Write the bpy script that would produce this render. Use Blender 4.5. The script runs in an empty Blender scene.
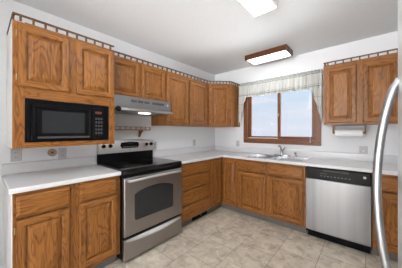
import bpy, bmesh, math, random
from mathutils import Vector
random.seed(7)
SC = bpy.context.scene
COL = SC.collection

# ------------------------------------------------------------------ camera
cam_d = bpy.data.cameras.new('camera')
cam = bpy.data.objects.new('camera', cam_d); COL.objects.link(cam)
cam.location = (2.4517, -3.2697, 1.3013)
cam.rotation_euler = (math.pi/2, 0, math.radians(40.95))
cam_d.sensor_width = 36.0
cam_d.lens = 191.58/402*36
cam_d.shift_y = -2.37/402
cam_d.clip_start = 0.02
SC.camera = cam

# ------------------------------------------------------------------ world, exposure
SC.view_settings.view_transform = 'Standard'
SC.view_settings.look = 'None'
SC.view_settings.gamma = 1
SC.view_settings.use_curve_mapping = False
SC.view_settings.exposure = 1.88

world = bpy.data.worlds.new('sky'); SC.world = world
world.use_nodes = True
wn = world.node_tree; wn.nodes.clear()
def wnode(t, **k):
    n = wn.nodes.new(t)
    for a, b in k.items(): setattr(n, a, b)
    return n
tc = wnode('ShaderNodeTexCoord')
sep = wnode('ShaderNodeSeparateXYZ'); wn.links.new(tc.outputs['Generated'], sep.inputs[0])
ramp = wnode('ShaderNodeValToRGB')
cr = ramp.color_ramp
def el(p, c):
    e = cr.elements.new(p); e.color = c
hz = wnode('ShaderNodeMath', operation='MULTIPLY_ADD'); hz.inputs[1].default_value = 0.5; hz.inputs[2].default_value = 0.5
GROUND_FILL = 16.5                                    # fill glow added below the horizon to lift the ceiling
cr.elements[0].position = 0.0; cr.elements[0].color = (GROUND_FILL, GROUND_FILL, GROUND_FILL, 1)
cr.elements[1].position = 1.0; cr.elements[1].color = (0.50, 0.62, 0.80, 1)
el(0.44, (GROUND_FILL, GROUND_FILL, GROUND_FILL, 1)); el(0.465, (0.72, 0.75, 0.84, 1)); el(0.50, (0.74, 0.77, 0.87, 1))
el(0.52, (0.72, 0.77, 0.88, 1)); el(0.555, (0.65, 0.76, 0.89, 1)); el(0.63, (0.60, 0.73, 0.89, 1))
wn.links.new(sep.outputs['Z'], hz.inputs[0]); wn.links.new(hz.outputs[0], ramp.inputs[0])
mp = wnode('ShaderNodeMapping'); mp.inputs['Scale'].default_value = (2.0, 2.0, 16.0)
wn.links.new(tc.outputs['Generated'], mp.inputs[0])
ns = wnode('ShaderNodeTexNoise'); ns.inputs['Scale'].default_value = 1.6; ns.inputs['Detail'].default_value = 5
wn.links.new(mp.outputs[0], ns.inputs['Vector'])
cl = wnode('ShaderNodeValToRGB'); cl.color_ramp.elements[0].position = 0.46; cl.color_ramp.elements[1].position = 0.66
wn.links.new(ns.outputs[0], cl.inputs[0])
mx = wnode('ShaderNodeMix', data_type='RGBA')
gt = wnode('ShaderNodeMapRange'); gt.inputs[1].default_value = -0.02; gt.inputs[2].default_value = 0.03
wn.links.new(sep.outputs['Z'], gt.inputs[0])
cm = wnode('ShaderNodeMath', operation='MULTIPLY'); wn.links.new(cl.outputs[0], cm.inputs[0]); wn.links.new(gt.outputs[0], cm.inputs[1])
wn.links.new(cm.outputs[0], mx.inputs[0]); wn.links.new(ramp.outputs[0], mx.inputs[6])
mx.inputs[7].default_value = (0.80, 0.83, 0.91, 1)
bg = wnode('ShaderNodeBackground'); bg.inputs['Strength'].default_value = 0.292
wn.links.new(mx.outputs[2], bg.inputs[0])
wo = wnode('ShaderNodeOutputWorld'); wn.links.new(bg.outputs[0], wo.inputs[0])

def area(name, loc, rot, sx, sy, power, color):
    l = bpy.data.lights.new(name, 'AREA'); l.shape = 'RECTANGLE'; l.size = sx; l.size_y = sy
    l.energy = power; l.color = color
    o = bpy.data.objects.new(name, l); COL.objects.link(o)
    o.location = loc; o.rotation_euler = rot
    return o
# added area light behind the camera, balances the room's brightness
area('rear_fill', (2.6, -7.9, 1.2), (math.radians(95), 0, 0), 4.6, 2.3, 45, (1.0, 1.0, 1.0))

# ------------------------------------------------------------------ materials
MATS = {}
def newmat(name):
    m = bpy.data.materials.new(name); m.use_nodes = True
    nt = m.node_tree; b = nt.nodes['Principled BSDF']
    MATS[name] = m
    return m, nt, b
def simple(name, col, rough=0.5, metal=0.0, spec=0.5, noise=0.0, nscale=40, stretch=None, bump=0.0, coat=0.0):
    m, nt, b = newmat(name)
    b.inputs['Base Color'].default_value = (*col, 1)
    b.inputs['Roughness'].default_value = rough
    b.inputs['Metallic'].default_value = metal
    b.inputs['Specular IOR Level'].default_value = spec
    b.inputs['Coat Weight'].default_value = coat
    if noise or bump:
        t = nt.nodes.new('ShaderNodeTexCoord'); n = nt.nodes.new('ShaderNodeTexNoise')
        n.inputs['Scale'].default_value = nscale; n.inputs['Detail'].default_value = 4
        src = t.outputs['Object']
        if stretch:
            mpn = nt.nodes.new('ShaderNodeMapping'); mpn.inputs['Scale'].default_value = stretch
            nt.links.new(src, mpn.inputs[0]); src = mpn.outputs[0]
        nt.links.new(src, n.inputs['Vector'])
        if noise:
            r = nt.nodes.new('ShaderNodeValToRGB')
            r.color_ramp.elements[0].position = 0.3; r.color_ramp.elements[1].position = 0.7
            r.color_ramp.elements[0].color = (*[c*(1-noise) for c in col], 1)
            r.color_ramp.elements[1].color = (*[min(1, c*(1+noise)) for c in col], 1)
            nt.links.new(n.outputs[0], r.inputs[0]); nt.links.new(r.outputs[0], b.inputs['Base Color'])
        if bump:
            bp = nt.nodes.new('ShaderNodeBump'); bp.inputs['Strength'].default_value = bump
            bp.inputs['Distance'].default_value = 0.003
            nt.links.new(n.outputs[0], bp.inputs['Height']); nt.links.new(bp.outputs[0], b.inputs['Normal'])
    return m

def oak(name, light, dark, vertical=True, rough=0.33):
    m, nt, b = newmat(name)
    N = nt.nodes.new; L = nt.links.new
    t = N('ShaderNodeTexCoord'); s = N('ShaderNodeSeparateXYZ'); L(t.outputs['Object'], s.inputs[0])
    oi = N('ShaderNodeObjectInfo')
    def M(op, a, bb):
        n = N('ShaderNodeMath'); n.operation = op
        for i, v in enumerate((a, bb)):
            if isinstance(v, (int, float)): n.inputs[i].default_value = v
            else: L(v, n.inputs[i])
        return n.outputs[0]
    rnd = M('MULTIPLY', oi.outputs['Random'], 17.3)
    h = M('ADD', s.outputs['X'], s.outputs['Y'])
    across, along = (h, s.outputs['Z']) if vertical else (s.outputs['Z'], h)
    across = M('ADD', across, rnd)
    def vec(a, c):
        v = N('ShaderNodeCombineXYZ'); L(M('MULTIPLY', across, a), v.inputs[0]); L(M('MULTIPLY', along, c), v.inputs[1]); L(rnd, v.inputs[2])
        return v.outputs[0]
    low = N('ShaderNodeTexNoise'); low.inputs['Scale'].default_value = 1; low.inputs['Detail'].default_value = 2.0
    L(vec(8.0, 1.6), low.inputs['Vector'])
    # cathedral figure: contour lines of a long soft noise
    ph = M('ADD', M('MULTIPLY', across, 60.0), M('MULTIPLY', low.outputs[0], 95.0))
    sn = M('ADD', M('MULTIPLY', M('SINE', ph, 0.0), 0.5), 0.5); sn = M('POWER', sn, 3.0)
    streak = N('ShaderNodeTexNoise'); streak.inputs['Scale'].default_value = 1; streak.inputs['Detail'].default_value = 4; streak.inputs['Roughness'].default_value = 0.65
    L(vec(105.0, 4.2), streak.inputs['Vector'])
    fine = N('ShaderNodeTexNoise'); fine.inputs['Scale'].default_value = 1; fine.inputs['Detail'].default_value = 3
    L(vec(230.0, 12.0), fine.inputs['Vector'])
    tone = N('ShaderNodeTexNoise'); tone.inputs['Scale'].default_value = 1; tone.inputs['Detail'].default_value = 1
    L(vec(5.0, 0.8), tone.inputs['Vector'])
    f = M('ADD', M('MULTIPLY', sn, 0.19), M('MULTIPLY', streak.outputs[0], 0.70))
    f = M('ADD', f, M('ADD', M('MULTIPLY', fine.outputs[0], 0.30), M('MULTIPLY', tone.outputs[0], 0.25)))
    r = N('ShaderNodeValToRGB'); r.color_ramp.elements[0].position = 0.44; r.color_ramp.elements[1].position = 1.04
    r.color_ramp.elements[0].color = (*light, 1); r.color_ramp.elements[1].color = (*dark, 1)
    L(f, r.inputs[0]); L(r.outputs[0], b.inputs['Base Color'])
    b.inputs['Roughness'].default_value = rough
    b.inputs['Specular IOR Level'].default_value = 0.32
    return m

OV = oak('oak_vertical_grain', (0.40, 0.160, 0.038), (0.074, 0.021, 0.004), True)
OH = oak('oak_level_grain', (0.40, 0.160, 0.038), (0.074, 0.021, 0.004), False)
RAIL = simple('dark_oak_trim', (0.115, 0.052, 0.026), 0.4, noise=0.25, nscale=30)
RDOAK = oak('window_oak', (0.25, 0.098, 0.046), (0.10, 0.034, 0.014), False)
RDOAKV = oak('window_oak_upright', (0.25, 0.098, 0.046), (0.10, 0.034, 0.014), True)
WALLM = simple('painted_wall', (0.77, 0.78, 0.795), 0.65, spec=0.25, bump=0.06, nscale=160)
CEILM = simple('painted_ceiling', (0.80, 0.815, 0.835), 0.8, spec=0.15, noise=0.02, nscale=60, bump=0.12)
WHITEP = simple('white_end_panel', (0.82, 0.80, 0.79), 0.45)
LAM = simple('white_laminate', (0.70, 0.70, 0.71), 0.22, spec=0.5, noise=0.03, nscale=220)
STEEL = simple('brushed_steel', (0.60, 0.595, 0.59), 0.32, metal=1.0, noise=0.05, nscale=6, stretch=(40, 40, 1.0))
STEELD = simple('range_steel', (0.345, 0.325, 0.315), 0.34, metal=1.0, noise=0.04, nscale=6, stretch=(1.0, 1.0, 40))
STEELL = simple('dishwasher_steel', (0.39, 0.39, 0.40), 0.34, metal=0.85, noise=0.10, nscale=1, stretch=(14, 14, 0.3))
FSTEEL = simple('refrigerator_steel', (0.72, 0.725, 0.735), 0.3, metal=0.6)
CHROME = simple('chrome', (0.50, 0.51, 0.53), 0.14, metal=1.0)
SINKM = simple('sink_steel', (0.62, 0.62, 0.63), 0.2, metal=1.0)
HANDM = simple('satin_handle', (0.38, 0.39, 0.40), 0.4, metal=1.0)
BRIGHT = simple('bright_handle', (0.62, 0.62, 0.62), 0.35, metal=0.8)
SILVER = simple('silver_paint', (0.24, 0.24, 0.24), 0.4, metal=0.75)
BLACK = simple('black_enamel', (0.007, 0.007, 0.008), 0.2, spec=0.15)
BLACKM = simple('black_plastic', (0.006, 0.006, 0.007), 0.42, spec=0.07)
BGLASS = simple('black_glass', (0.008, 0.008, 0.009), 0.06, spec=0.35)
DGLASS = simple('oven_glass', (0.022, 0.023, 0.025), 0.08, spec=0.4)
MGLASS = simple('microwave_window', (0.028, 0.029, 0.031), 0.12, spec=0.2)
GREYP = simple('grey_plastic', (0.20, 0.205, 0.21), 0.4)
DGREYP = simple('dark_grey_plastic', (0.07, 0.07, 0.072), 0.4, spec=0.2)
LGREY = simple('pale_print', (0.55, 0.56, 0.58), 0.5)
TOE = simple('grey_vinyl_toe', (0.145, 0.13, 0.118), 0.5, noise=0.08, nscale=20)
PLATE = simple('grey_outlet_plate', (0.52, 0.515, 0.52), 0.4)
SLOT = simple('dark_slot', (0.05, 0.05, 0.05), 0.6)
PAPER = simple('white_paper', (0.85, 0.85, 0.86), 0.85, spec=0.1, bump=0.1, nscale=120)
BRASS = simple('brass', (0.45, 0.33, 0.17), 0.35, metal=1.0)
WICKER = simple('tan_wicker', (0.42, 0.32, 0.22), 0.8, noise=0.3, nscale=140)
VINYL = simple('white_vinyl', (0.80, 0.80, 0.80), 0.4)
CORDM = simple('white_cord', (0.75, 0.75, 0.74), 0.7)
AMBER, _nt, _b = newmat('amber_display')
_b.inputs['Base Color'].default_value = (0.05, 0.01, 0.005, 1)
_b.inputs['Emission Color'].default_value = (0.75, 0.22, 0.12, 1); _b.inputs['Emission Strength'].default_value = 0.05

def lampmat(name, col, strength):
    m, nt, b = newmat(name)
    b.inputs['Base Color'].default_value = (0.8, 0.8, 0.8, 1)
    b.inputs['Emission Color'].default_value = (*col, 1); b.inputs['Emission Strength'].default_value = strength
    return m
LAMP = lampmat('lit_acrylic', (0.93, 0.97, 1.0), 1.3)
LAMP2 = lampmat('lit_wrap_acrylic', (0.96, 0.985, 1.0), 4.2)
HOODLENS = lampmat('lit_hood_lens', (1.0, 0.93, 0.78), 0.9)

# glass panes: clear with a mirror share that follows the view angle
GLASS = bpy.data.materials.new('window_glass'); GLASS.use_nodes = True
nt = GLASS.node_tree; nt.nodes.clear()
tr = nt.nodes.new('ShaderNodeBsdfTransparent'); gl = nt.nodes.new('ShaderNodeBsdfGlossy'); gl.inputs['Roughness'].default_value = 0.02
fr = nt.nodes.new('ShaderNodeFresnel'); fr.inputs[0].default_value = 1.35
ms = nt.nodes.new('ShaderNodeMixShader'); ou = nt.nodes.new('ShaderNodeOutputMaterial')
tr.inputs[0].default_value = (0.97, 0.98, 0.985, 1)
nt.links.new(fr.outputs[0], ms.inputs[0]); nt.links.new(tr.outputs[0], ms.inputs[1]); nt.links.new(gl.outputs[0], ms.inputs[2]); nt.links.new(ms.outputs[0], ou.inputs[0])

# floor: stone-look square vinyl tiles, each lane shifted by half a tile
FLOORM, nt, b = newmat('stone_tile_floor')
N = nt.nodes.new; L = nt.links.new
t = N('ShaderNodeTexCoord'); s = N('ShaderNodeSeparateXYZ'); L(t.outputs['Object'], s.inputs[0])
au = N('ShaderNodeMath'); au.inputs[1].default_value = 0.17; L(s.outputs['Y'], au.inputs[0])
av = N('ShaderNodeMath'); av.inputs[1].default_value = -0.25; L(s.outputs['X'], av.inputs[0])
cv = N('ShaderNodeCombineXYZ'); L(au.outputs[0], cv.inputs[0]); L(av.outputs[0], cv.inputs[1])
br = N('ShaderNodeTexBrick'); L(cv.outputs[0], br.inputs['Vector'])
br.offset = 0.5; br.offset_frequency = 2; br.squash = 1.0
for k, v in (('Scale', 1.0), ('Mortar Size', 0.0035), ('Mortar Smooth', 0.2), ('Bias', 0.0), ('Brick Width', 0.365), ('Row Height', 0.365)):
    br.inputs[k].default_value = v
br.inputs['Color1'].default_value = (0.90, 0.90, 0.90, 1); br.inputs['Color2'].default_value = (1.06, 1.06, 1.06, 1)
br.inputs['Mortar'].default_value = (0.52, 0.50, 0.48, 1)
n1 = N('ShaderNodeTexNoise'); n1.inputs['Scale'].default_value = 8.5; n1.inputs['Detail'].default_value = 9; n1.inputs['Roughness'].default_value = 0.66; n1.inputs['Distortion'].default_value = 0.9
L(t.outputs['Object'], n1.inputs['Vector'])
r1 = N('ShaderNodeValToRGB'); e = r1.color_ramp.elements
e[0].position = 0.33; e[0].color = (0.40, 0.338, 0.265, 1); e[1].position = 0.70; e[1].color = (0.78, 0.705, 0.60, 1)
em = e.new(0.5); em.color = (0.61, 0.535, 0.437, 1)
L(n1.outputs[0], r1.inputs[0])
mm = N('ShaderNodeMix'); mm.data_type = 'RGBA'; mm.blend_type = 'MULTIPLY'; mm.inputs[0].default_value = 1
L(r1.outputs[0], mm.inputs[6]); L(br.outputs['Color'], mm.inputs[7]); L(mm.outputs[2], b.inputs['Base Color'])
b.inputs['Roughness'].default_value = 0.36; b.inputs['Specular IOR Level'].default_value = 0.4
bp = N('ShaderNodeBump'); bp.inputs['Strength'].default_value = 0.25; bp.inputs['Distance'].default_value = 0.002; bp.invert = True
L(br.outputs['Fac'], bp.inputs['Height']); L(bp.outputs[0], b.inputs['Normal'])

# curtain cloth: cream with sage checks, from the cloth's own UVs
CLOTH, nt, b = newmat('checked_curtain_cloth')
N = nt.nodes.new; L = nt.links.new
uvn = N('ShaderNodeUVMap'); uvn.uv_map = 'UVMap'; s = N('ShaderNodeSeparateXYZ'); L(uvn.outputs[0], s.inputs[0])
def band(sock, freq, width):
    a = N('ShaderNodeMath'); a.operation = 'MULTIPLY'; a.inputs[1].default_value = freq; L(sock, a.inputs[0])
    f = N('ShaderNodeMath'); f.operation = 'FRACT'; L(a.outputs[0], f.inputs[0])
    g = N('ShaderNodeMath'); g.operation = 'LESS_THAN'; g.inputs[1].default_value = width; L(f.outputs[0], g.inputs[0])
    return g.outputs[0]
b1 = band(s.outputs['X'], 15.0, 0.10)
def stripe(z, w_):
    c = N('ShaderNodeMath'); c.operation = 'COMPARE'; c.inputs[1].default_value = z; c.inputs[2].default_value = w_; L(s.outputs['Y'], c.inputs[0])
    return c.outputs[0]
tot = N('ShaderNodeMath'); tot.operation = 'MULTIPLY'; tot.inputs[1].default_value = 0.22; L(b1, tot.inputs[0]); tot = tot.outputs[0]
for z_, w_, k_ in ((1.958, 0.007, 0.8), (1.985, 0.004, 0.55), (2.140, 0.006, 0.8), (2.19, 0.030, 0.45), (1.80, 0.006, 0.4), (1.65, 0.006, 0.4)):
    a = N('ShaderNodeMath'); a.operation = 'MULTIPLY_ADD'; a.inputs[1].default_value = k_; L(stripe(z_, w_), a.inputs[0]); L(tot, a.inputs[2]); tot = a.outputs[0]
hf = N('ShaderNodeMath'); hf.operation = 'MINIMUM'; hf.inputs[1].default_value = 1.0; L(tot, hf.inputs[0])
r = N('ShaderNodeValToRGB'); r.color_ramp.elements[0].color = (0.72, 0.72, 0.69, 1); r.color_ramp.elements[1].color = (0.29, 0.305, 0.28, 1)
L(hf.outputs[0], r.inputs[0]); L(r.outputs[0], b.inputs['Base Color'])
b.inputs['Roughness'].default_value = 0.9; b.inputs['Specular IOR Level'].default_value = 0.1
out = nt.nodes['Material Output']
tl = N('ShaderNodeBsdfTranslucent'); L(r.outputs[0], tl.inputs[0])
ms = N('ShaderNodeMixShader'); ms.inputs[0].default_value = 0.25
L(b.outputs[0], ms.inputs[1]); L(tl.outputs[0], ms.inputs[2]); L(ms.outputs[0], out.inputs[0])

# ------------------------------------------------------------------ mesh helpers
ORIG = {}
def box(bm, x0, x1, y0, y1, z0, z1, mi=0):
    vs = [bm.verts.new((x, y, z)) for z in (z0, z1) for y in (y0, y1) for x in (x0, x1)]
    for q in ((0, 2, 3, 1), (4, 5, 7, 6), (0, 1, 5, 4), (2, 6, 7, 3), (0, 4, 6, 2), (1, 3, 7, 5)):
        f = bm.faces.new([vs[i] for i in q]); f.material_index = mi
    return vs
class Fr:
    """a wall frame: u runs along the wall, n out of it, z up"""
    def __init__(s, o, u, n): s.o = Vector(o); s.u = Vector(u); s.n = Vector(n)
    def p(s, u, z, n): return s.o + s.u*u + s.n*n + Vector((0, 0, z))
LW = Fr((0, 0, 0), (0, 1, 0), (1, 0, 0))
WW = Fr((0, 0, 0), (1, 0, 0), (0, -1, 0))
q2 = 1/math.sqrt(2)
DG = Fr((0.33, -0.61, 0), (q2, q2, 0), (q2, -q2, 0))
def fbox(bm, F, u0, u1, z0, z1, n0, n1, mi=0):
    vs = [bm.verts.new(F.p(u, z, n)) for z in (z0, z1) for n in (n0, n1) for u in (u0, u1)]
    for q in ((0, 2, 3, 1), (4, 5, 7, 6), (0, 1, 5, 4), (2, 6, 7, 3), (0, 4, 6, 2), (1, 3, 7, 5)):
        f = bm.faces.new([vs[i] for i in q]); f.material_index = mi
def rings(bm, loops, cap0=True, cap1=True, mi=0):
    rs = [[bm.verts.new(p) for p in lp] for lp in loops]
    n = len(rs[0])
    for a, c in zip(rs, rs[1:]):
        for i in range(n):
            f = bm.faces.new((a[i], a[(i+1) % n], c[(i+1) % n], c[i])); f.material_index = mi
    if cap0: bm.faces.new(rs[0][::-1]).material_index = mi
    if cap1: bm.faces.new(rs[-1]).material_index = mi
def frect(F, u0, u1, z0, z1, ins, n):
    return [F.p(u0+ins, z0+ins, n), F.p(u1-ins, z0+ins, n), F.p(u1-ins, z1-ins, n), F.p(u0+ins, z1-ins, n)]
def tube(bm, pts, r, seg=10, flat=None, cap=True):
    pts = [Vector(p) for p in pts]; loops = []
    ref = None
    for i, p in enumerate(pts):
        d = (pts[min(i+1, len(pts)-1)] - pts[max(i-1, 0)]).normalized()
        if ref is None:
            ref = Vector((0, 0, 1)) if abs(d.z) < 0.9 else Vector((1, 0, 0))
        a = (ref - d*ref.dot(d)).normalized(); c = d.cross(a); ref = a
        rr = r[i] if isinstance(r, (list, tuple)) else r
        ra, rb = (rr, rr) if flat is None else (rr*flat[0], rr*flat[1])
        loops.append([p + a*math.cos(2*math.pi*k/seg)*ra + c*math.sin(2*math.pi*k/seg)*rb for k in range(seg)])
    rings(bm, loops, cap, cap)
def lathe(bm, c, axis, prof, seg=24):
    """prof: (distance along the axis, radius)"""
    c = Vector(c); ax = Vector(axis).normalized()
    a = ax.orthogonal().normalized(); d = ax.cross(a)
    rings(bm, [[c + ax*h + (a*math.cos(2*math.pi*k/seg) + d*math.sin(2*math.pi*k/seg))*r for k in range(seg)] for h, r in prof])
def prism(bm, poly, z0, z1):
    rings(bm, [[(x, y, z0) for x, y in poly], [(x, y, z1) for x, y in poly]])
def yprism(bm, poly, y0, y1):
    """poly in (x, z), swept along y"""
    rings(bm, [[(x, y0, z) for x, z in poly], [(x, y1, z) for x, z in poly]])

def root_of(o):
    while o.parent: o = o.parent
    return o
def obj(name, bm, mat, parent=None, bevel=0.0, smooth=False, seg=2, label=None, ang=35, keep=False):
    if not keep: bmesh.ops.recalc_face_normals(bm, faces=bm.faces[:])
    me = bpy.data.meshes.new(name)
    org = Vector((0, 0, 0))
    if parent is not None: org = ORIG.get(root_of(parent).name, org)
    if org.length: bmesh.ops.translate(bm, vec=-org, verts=bm.verts[:])
    bm.to_mesh(me); bm.free()
    for m in (mat if isinstance(mat, (list, tuple)) else [mat]): me.materials.append(m)
    if smooth:
        for p in me.polygons: p.use_smooth = True
        me.set_sharp_from_angle(angle=math.radians(ang))
    o = bpy.data.objects.new(name, me); COL.objects.link(o)
    if parent is not None: o.parent = parent
    if bevel:
        b = o.modifiers.new('bevel', 'BEVEL'); b.width = bevel; b.segments = seg; b.limit_method = 'ANGLE'; b.angle_limit = math.radians(40)
        b.harden_normals = False
    if label: o['label'] = label
    return o
def thing(name, label, cat, loc, group=None):
    o = bpy.data.objects.new(name, None); COL.objects.link(o)
    o.location = loc; o.empty_display_size = 0.1
    o['label'] = label; o['category'] = cat
    if group: o['group'] = group
    ORIG[o.name] = Vector(loc)
    return o
def tag(o, label, cat, group=None):
    o['label'] = label; o['category'] = cat
    if group: o['group'] = group
    return o
def struct(name, bm, mat, parent=None, bevel=0.0):
    o = obj(name, bm, mat, parent, bevel)
    if parent is None: o['kind'] = 'structure'
    return o
def B(): return bmesh.new()

# ------------------------------------------------------------------ room shell
XR, YF, ZC = 3.32, -8.0, 2.505
XO, YS = 5.5, -5.3
WX0, WX1, WZ0, WZ1 = 0.765, 1.87, 1.165, 2.08          # rough opening of the window
bm = B(); box(bm, -0.12, XO, YF-0.12, 0.14, -0.08, 0.0); struct('floor', bm, FLOORM)
bm = B(); box(bm, -0.12, XO, YF-0.12, 0.14, ZC, ZC+0.08); struct('ceiling', bm, CEILM)
bm = B(); box(bm, -0.12, 0, YF-0.12, 0.14, 0, ZC); struct('wall_left', bm, WALLM)
bm = B()
box(bm, 0, WX0, 0, 0.14, 0, ZC); box(bm, WX1, XR, 0, 0.14, 0, ZC)
box(bm, WX0, WX1, 0, 0.14, 0, WZ0); box(bm, WX0, WX1, 0, 0.14, WZ1, ZC)
struct('wall_back', bm, WALLM)
bm = B(); box(bm, XR, XR+0.12, YS, 0.14, 0, ZC); struct('wall_right', bm, WALLM)
bm = B(); box(bm, 0, 0.90, -4.02, -3.90, 0, ZC); struct('shade_partition', bm, WALLM)  # unseen partition, added to keep rear light off the near left wall
bm = B(); box(bm, 0, 0.012, -3.90, -3.14, 0, 0.09); struct('baseboard_left', bm, WHITEP, bevel=0.003)
# window
bm = B()
ox0, ox1, oz0, oz1 = 0.69, 1.945, 1.095, 2.15
cw = 0.075
box(bm, ox0, ox0+cw, -0.02, 0, oz0+cw, oz1-cw, 1); box(bm, ox1-cw, ox1, -0.02, 0, oz0+cw, oz1-cw, 1)
box(bm, ox0, ox1, -0.02, 0, oz0, oz0+cw, 0); box(bm, ox0, ox1, -0.02, 0, oz1-cw, oz1, 0)
win = obj('window_1', bm, [RDOAK, RDOAKV], None, 0.004); win['kind'] = 'structure'
bm = B()                                               # jamb liner
box(bm, WX0, WX0+0.018, 0, 0.12, WZ0, WZ1, 1); box(bm, WX1-0.018, WX1, 0, 0.12, WZ0, WZ1, 1)
box(bm, WX0+0.018, WX1-0.018, 0, 0.12, WZ0, WZ0+0.018); box(bm, WX0+0.018, WX1-0.018, 0, 0.12, WZ1-0.018, WZ1)
obj('jamb', bm, [RDOAK, RDOAKV], win)
def sash(x0, x1, y0, y1, st):
    z0, z1 = WZ0+0.018, WZ1-0.018
    bm = B()
    box(bm, x0, x0+st, y0, y1, z0, z1, 1); box(bm, x1-st, x1, y0, y1, z0, z1, 1)
    box(bm, x0+st, x1-st, y0, y1, z0, z0+st*0.9); box(bm, x0+st, x1-st, y0, y1, z1-st*0.9, z1)
    sh = obj('sash', bm, [RDOAK, RDOAKV], win, 0.003)
    bm = B(); ym = (y0+y1)/2; box(bm, x0+st-0.006, x1-st+0.006, ym-0.003, ym+0.003, z0+st*0.9-0.006, z1-st*0.9+0.006)
    obj('pane', bm, GLASS, sh)
    return sh
s1 = sash(WX0+0.018, 1.345, 0.03, 0.062, 0.042)
bm = B(); box(bm, 1.313, 1.331, 0.014, 0.03, 1.56, 1.61); obj('latch', bm, BRASS, s1, 0.003)
s2 = sash(1.30, WX1-0.018, 0.068, 0.10, 0.042)
bm = B(); box(bm, WX0+0.018, 1.31, 0.012, 0.029, WZ0+0.018, WZ0+0.03); obj('track', bm, VINYL, win)

# ------------------------------------------------------------------ cabinet kit
def door(F, u0, u1, z0, z1, n, parent, hinge=None, fw=0.052, name='door'):
    bm = B(); T = 0.023
    prof = [(0.004, 0), (0.004, 0.003), (0, 0.004), (0, T-0.007), (0.006, T-0.001), (0.010, T), (fw-0.010, T), (fw-0.005, T-0.004), (fw, T-0.006), (fw+0.001, T-0.0195)]
    rs = [[bm.verts.new(p) for p in frect(F, u0, u1, z0, z1, i, n+d)] for i, d in prof]
    for a, c in zip(rs, rs[1:]):
        for i in range(4):
            f = bm.faces.new((a[i], a[(i+1) % 4], c[(i+1) % 4], c[i])); f.material_index = 1 if i in (0, 2) else 0
    bm.faces.new(rs[0][::-1]); bm.faces.new(rs[-1])
    d = obj(name, bm, [OV, OH], parent)
    bm = B(); g = fw+0.001
    rings(bm, [frect(F, u0+g, u1-g, z0+g, z1-g, i, n+k) for i, k in ((0, 0.002), (0, 0.0045), (0.006, 0.0045), (0.0065, 0.0085), (0.032, T-0.004), (0.034, T-0.001))])
    obj('raised_panel', bm, OV, d)
    if hinge:
        uh = u0-0.006 if hinge == 'l' else u1+0.006
        for zz in (z0+0.07, z1-0.07):
            bm = B(); tube(bm, [F.p(uh, zz-0.022, n+0.006), F.p(uh, zz+0.022, n+0.006)], 0.0045, 8)
            obj('hinge', bm, BRASS, d, smooth=True)
    return d
def drawer(F, u0, u1, z0, z1, n, parent):
    bm = B(); T = 0.024
    rings(bm, [frect(F, u0, u1, z0, z1, i, n+k) for i, k in ((0.004, 0), (0.004, 0.003), (0, 0.004), (0, T-0.010), (0.003, T-0.007), (0.014, T-0.003), (0.016, T))])
    return obj('drawer_front', bm, OH, parent)
def frame(F, us, zs, n0, n1, parent):
    """us: list of stile spans, zs: list of rail spans (each (a, b))"""
    bm = B()
    z0, z1 = min(a for a, b in zs), max(b for a, b in zs)
    for a, c in us: fbox(bm, F, a, c, z0, z1, n0, n1, 0)
    st = sorted(us)
    for (a, c), (d, e) in zip(st, st[1:]):
        for r0, r1 in zs: fbox(bm, F, c, d, r0, r1, n0, n1-0.0005, 1)
    return obj('face_frame', bm, [OV, OH], parent, 0.0012, seg=1)
def gallery(pts, zt, parent, n_posts):
    """a low gallery: a dark top strip carried by small posts, along pts; n_posts per leg"""
    bm = B(); w = 0.008
    z0, zr = zt-0.050, zt-0.014
    pts = [Vector((x, y, 0)) for x, y in pts]
    offs = []
    for i, p in enumerate(pts):
        ds = []
        if i > 0: ds.append((p-pts[i-1]).normalized())
        if i < len(pts)-1: ds.append((pts[i+1]-p).normalized())
        nn = [Vector((-d.y, d.x, 0)) for d in ds]
        m = sum(nn, Vector()).normalized(); m = m / max(0.3, m.dot(nn[0]))
        offs.append(m*w)
    loops = [[p+o+Vector((0, 0, zr)), p-o+Vector((0, 0, zr)), p-o+Vector((0, 0, zt)), p+o+Vector((0, 0, zt))] for p, o in zip(pts, offs)]
    rings(bm, loops)
    g = obj('gallery_rail', bm, RAIL, parent, 0.002)
    for (a, c), k in zip(zip(pts, pts[1:]), n_posts):
        for i in range(k):
            q = a.lerp(c, (i+0.5)/k)
            bm = B(); d = (c-a).normalized()*0.007; e = Vector((-d.y, d.x, 0))
            rings(bm, [[q-d-e+Vector((0, 0, z)), q+d-e+Vector((0, 0, z)), q+d+e+Vector((0, 0, z)), q-d+e+Vector((0, 0, z))] for z in (z0, zr)])
            obj('spindle', bm, RAIL, g)
    return g

ZB, ZT, ZR = 1.39, 2.155, 2.206                          # wall cabinets: underside, top, top of gallery

# ---- tall microwave cabinet on the left wall
mc = thing('microwave_cabinet', 'deep oak wall cabinet at far left with two doors above a microwave niche', 'cabinet', (0.24, -2.737, 1.175))
y0, y1, fx = -3.115, -2.36, 0.48
bm = B()
box(bm, 0.002, fx-0.021, y0+0.004, y1, 1.605, 2.137); obj('carcass', bm, OV, mc)
for a, c in ((y0+0.004, y0+0.02), (y1-0.018, y1)):
    bm = B(); box(bm, 0.002, fx-0.021, a, c, 1.175, 1.6045); obj('niche_side', bm, OV, mc)
bm = B(); box(bm, 0.002, fx-0.021, y0+0.021, y1-0.019, 1.175, 1.195); obj('niche_shelf', bm, OH, mc)
bm = B(); box(bm, 0.002, 0.012, y0+0.021, y1-0.019, 1.1955, 1.6045); obj('niche_back', bm, OV, mc)
bm = B(); box(bm, 0.002, fx-0.021, y0, y0+0.0035, 1.175, 2.137); obj('side_panel', bm, WHITEP, mc, label='white left side panel')
bm = B()
fbox(bm, LW, y0, y0+0.068, 1.175, 2.125, fx-0.02, fx, 0); fbox(bm, LW, y1-0.057, y1, 1.175, 2.125, fx-0.02, fx, 0)
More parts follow.
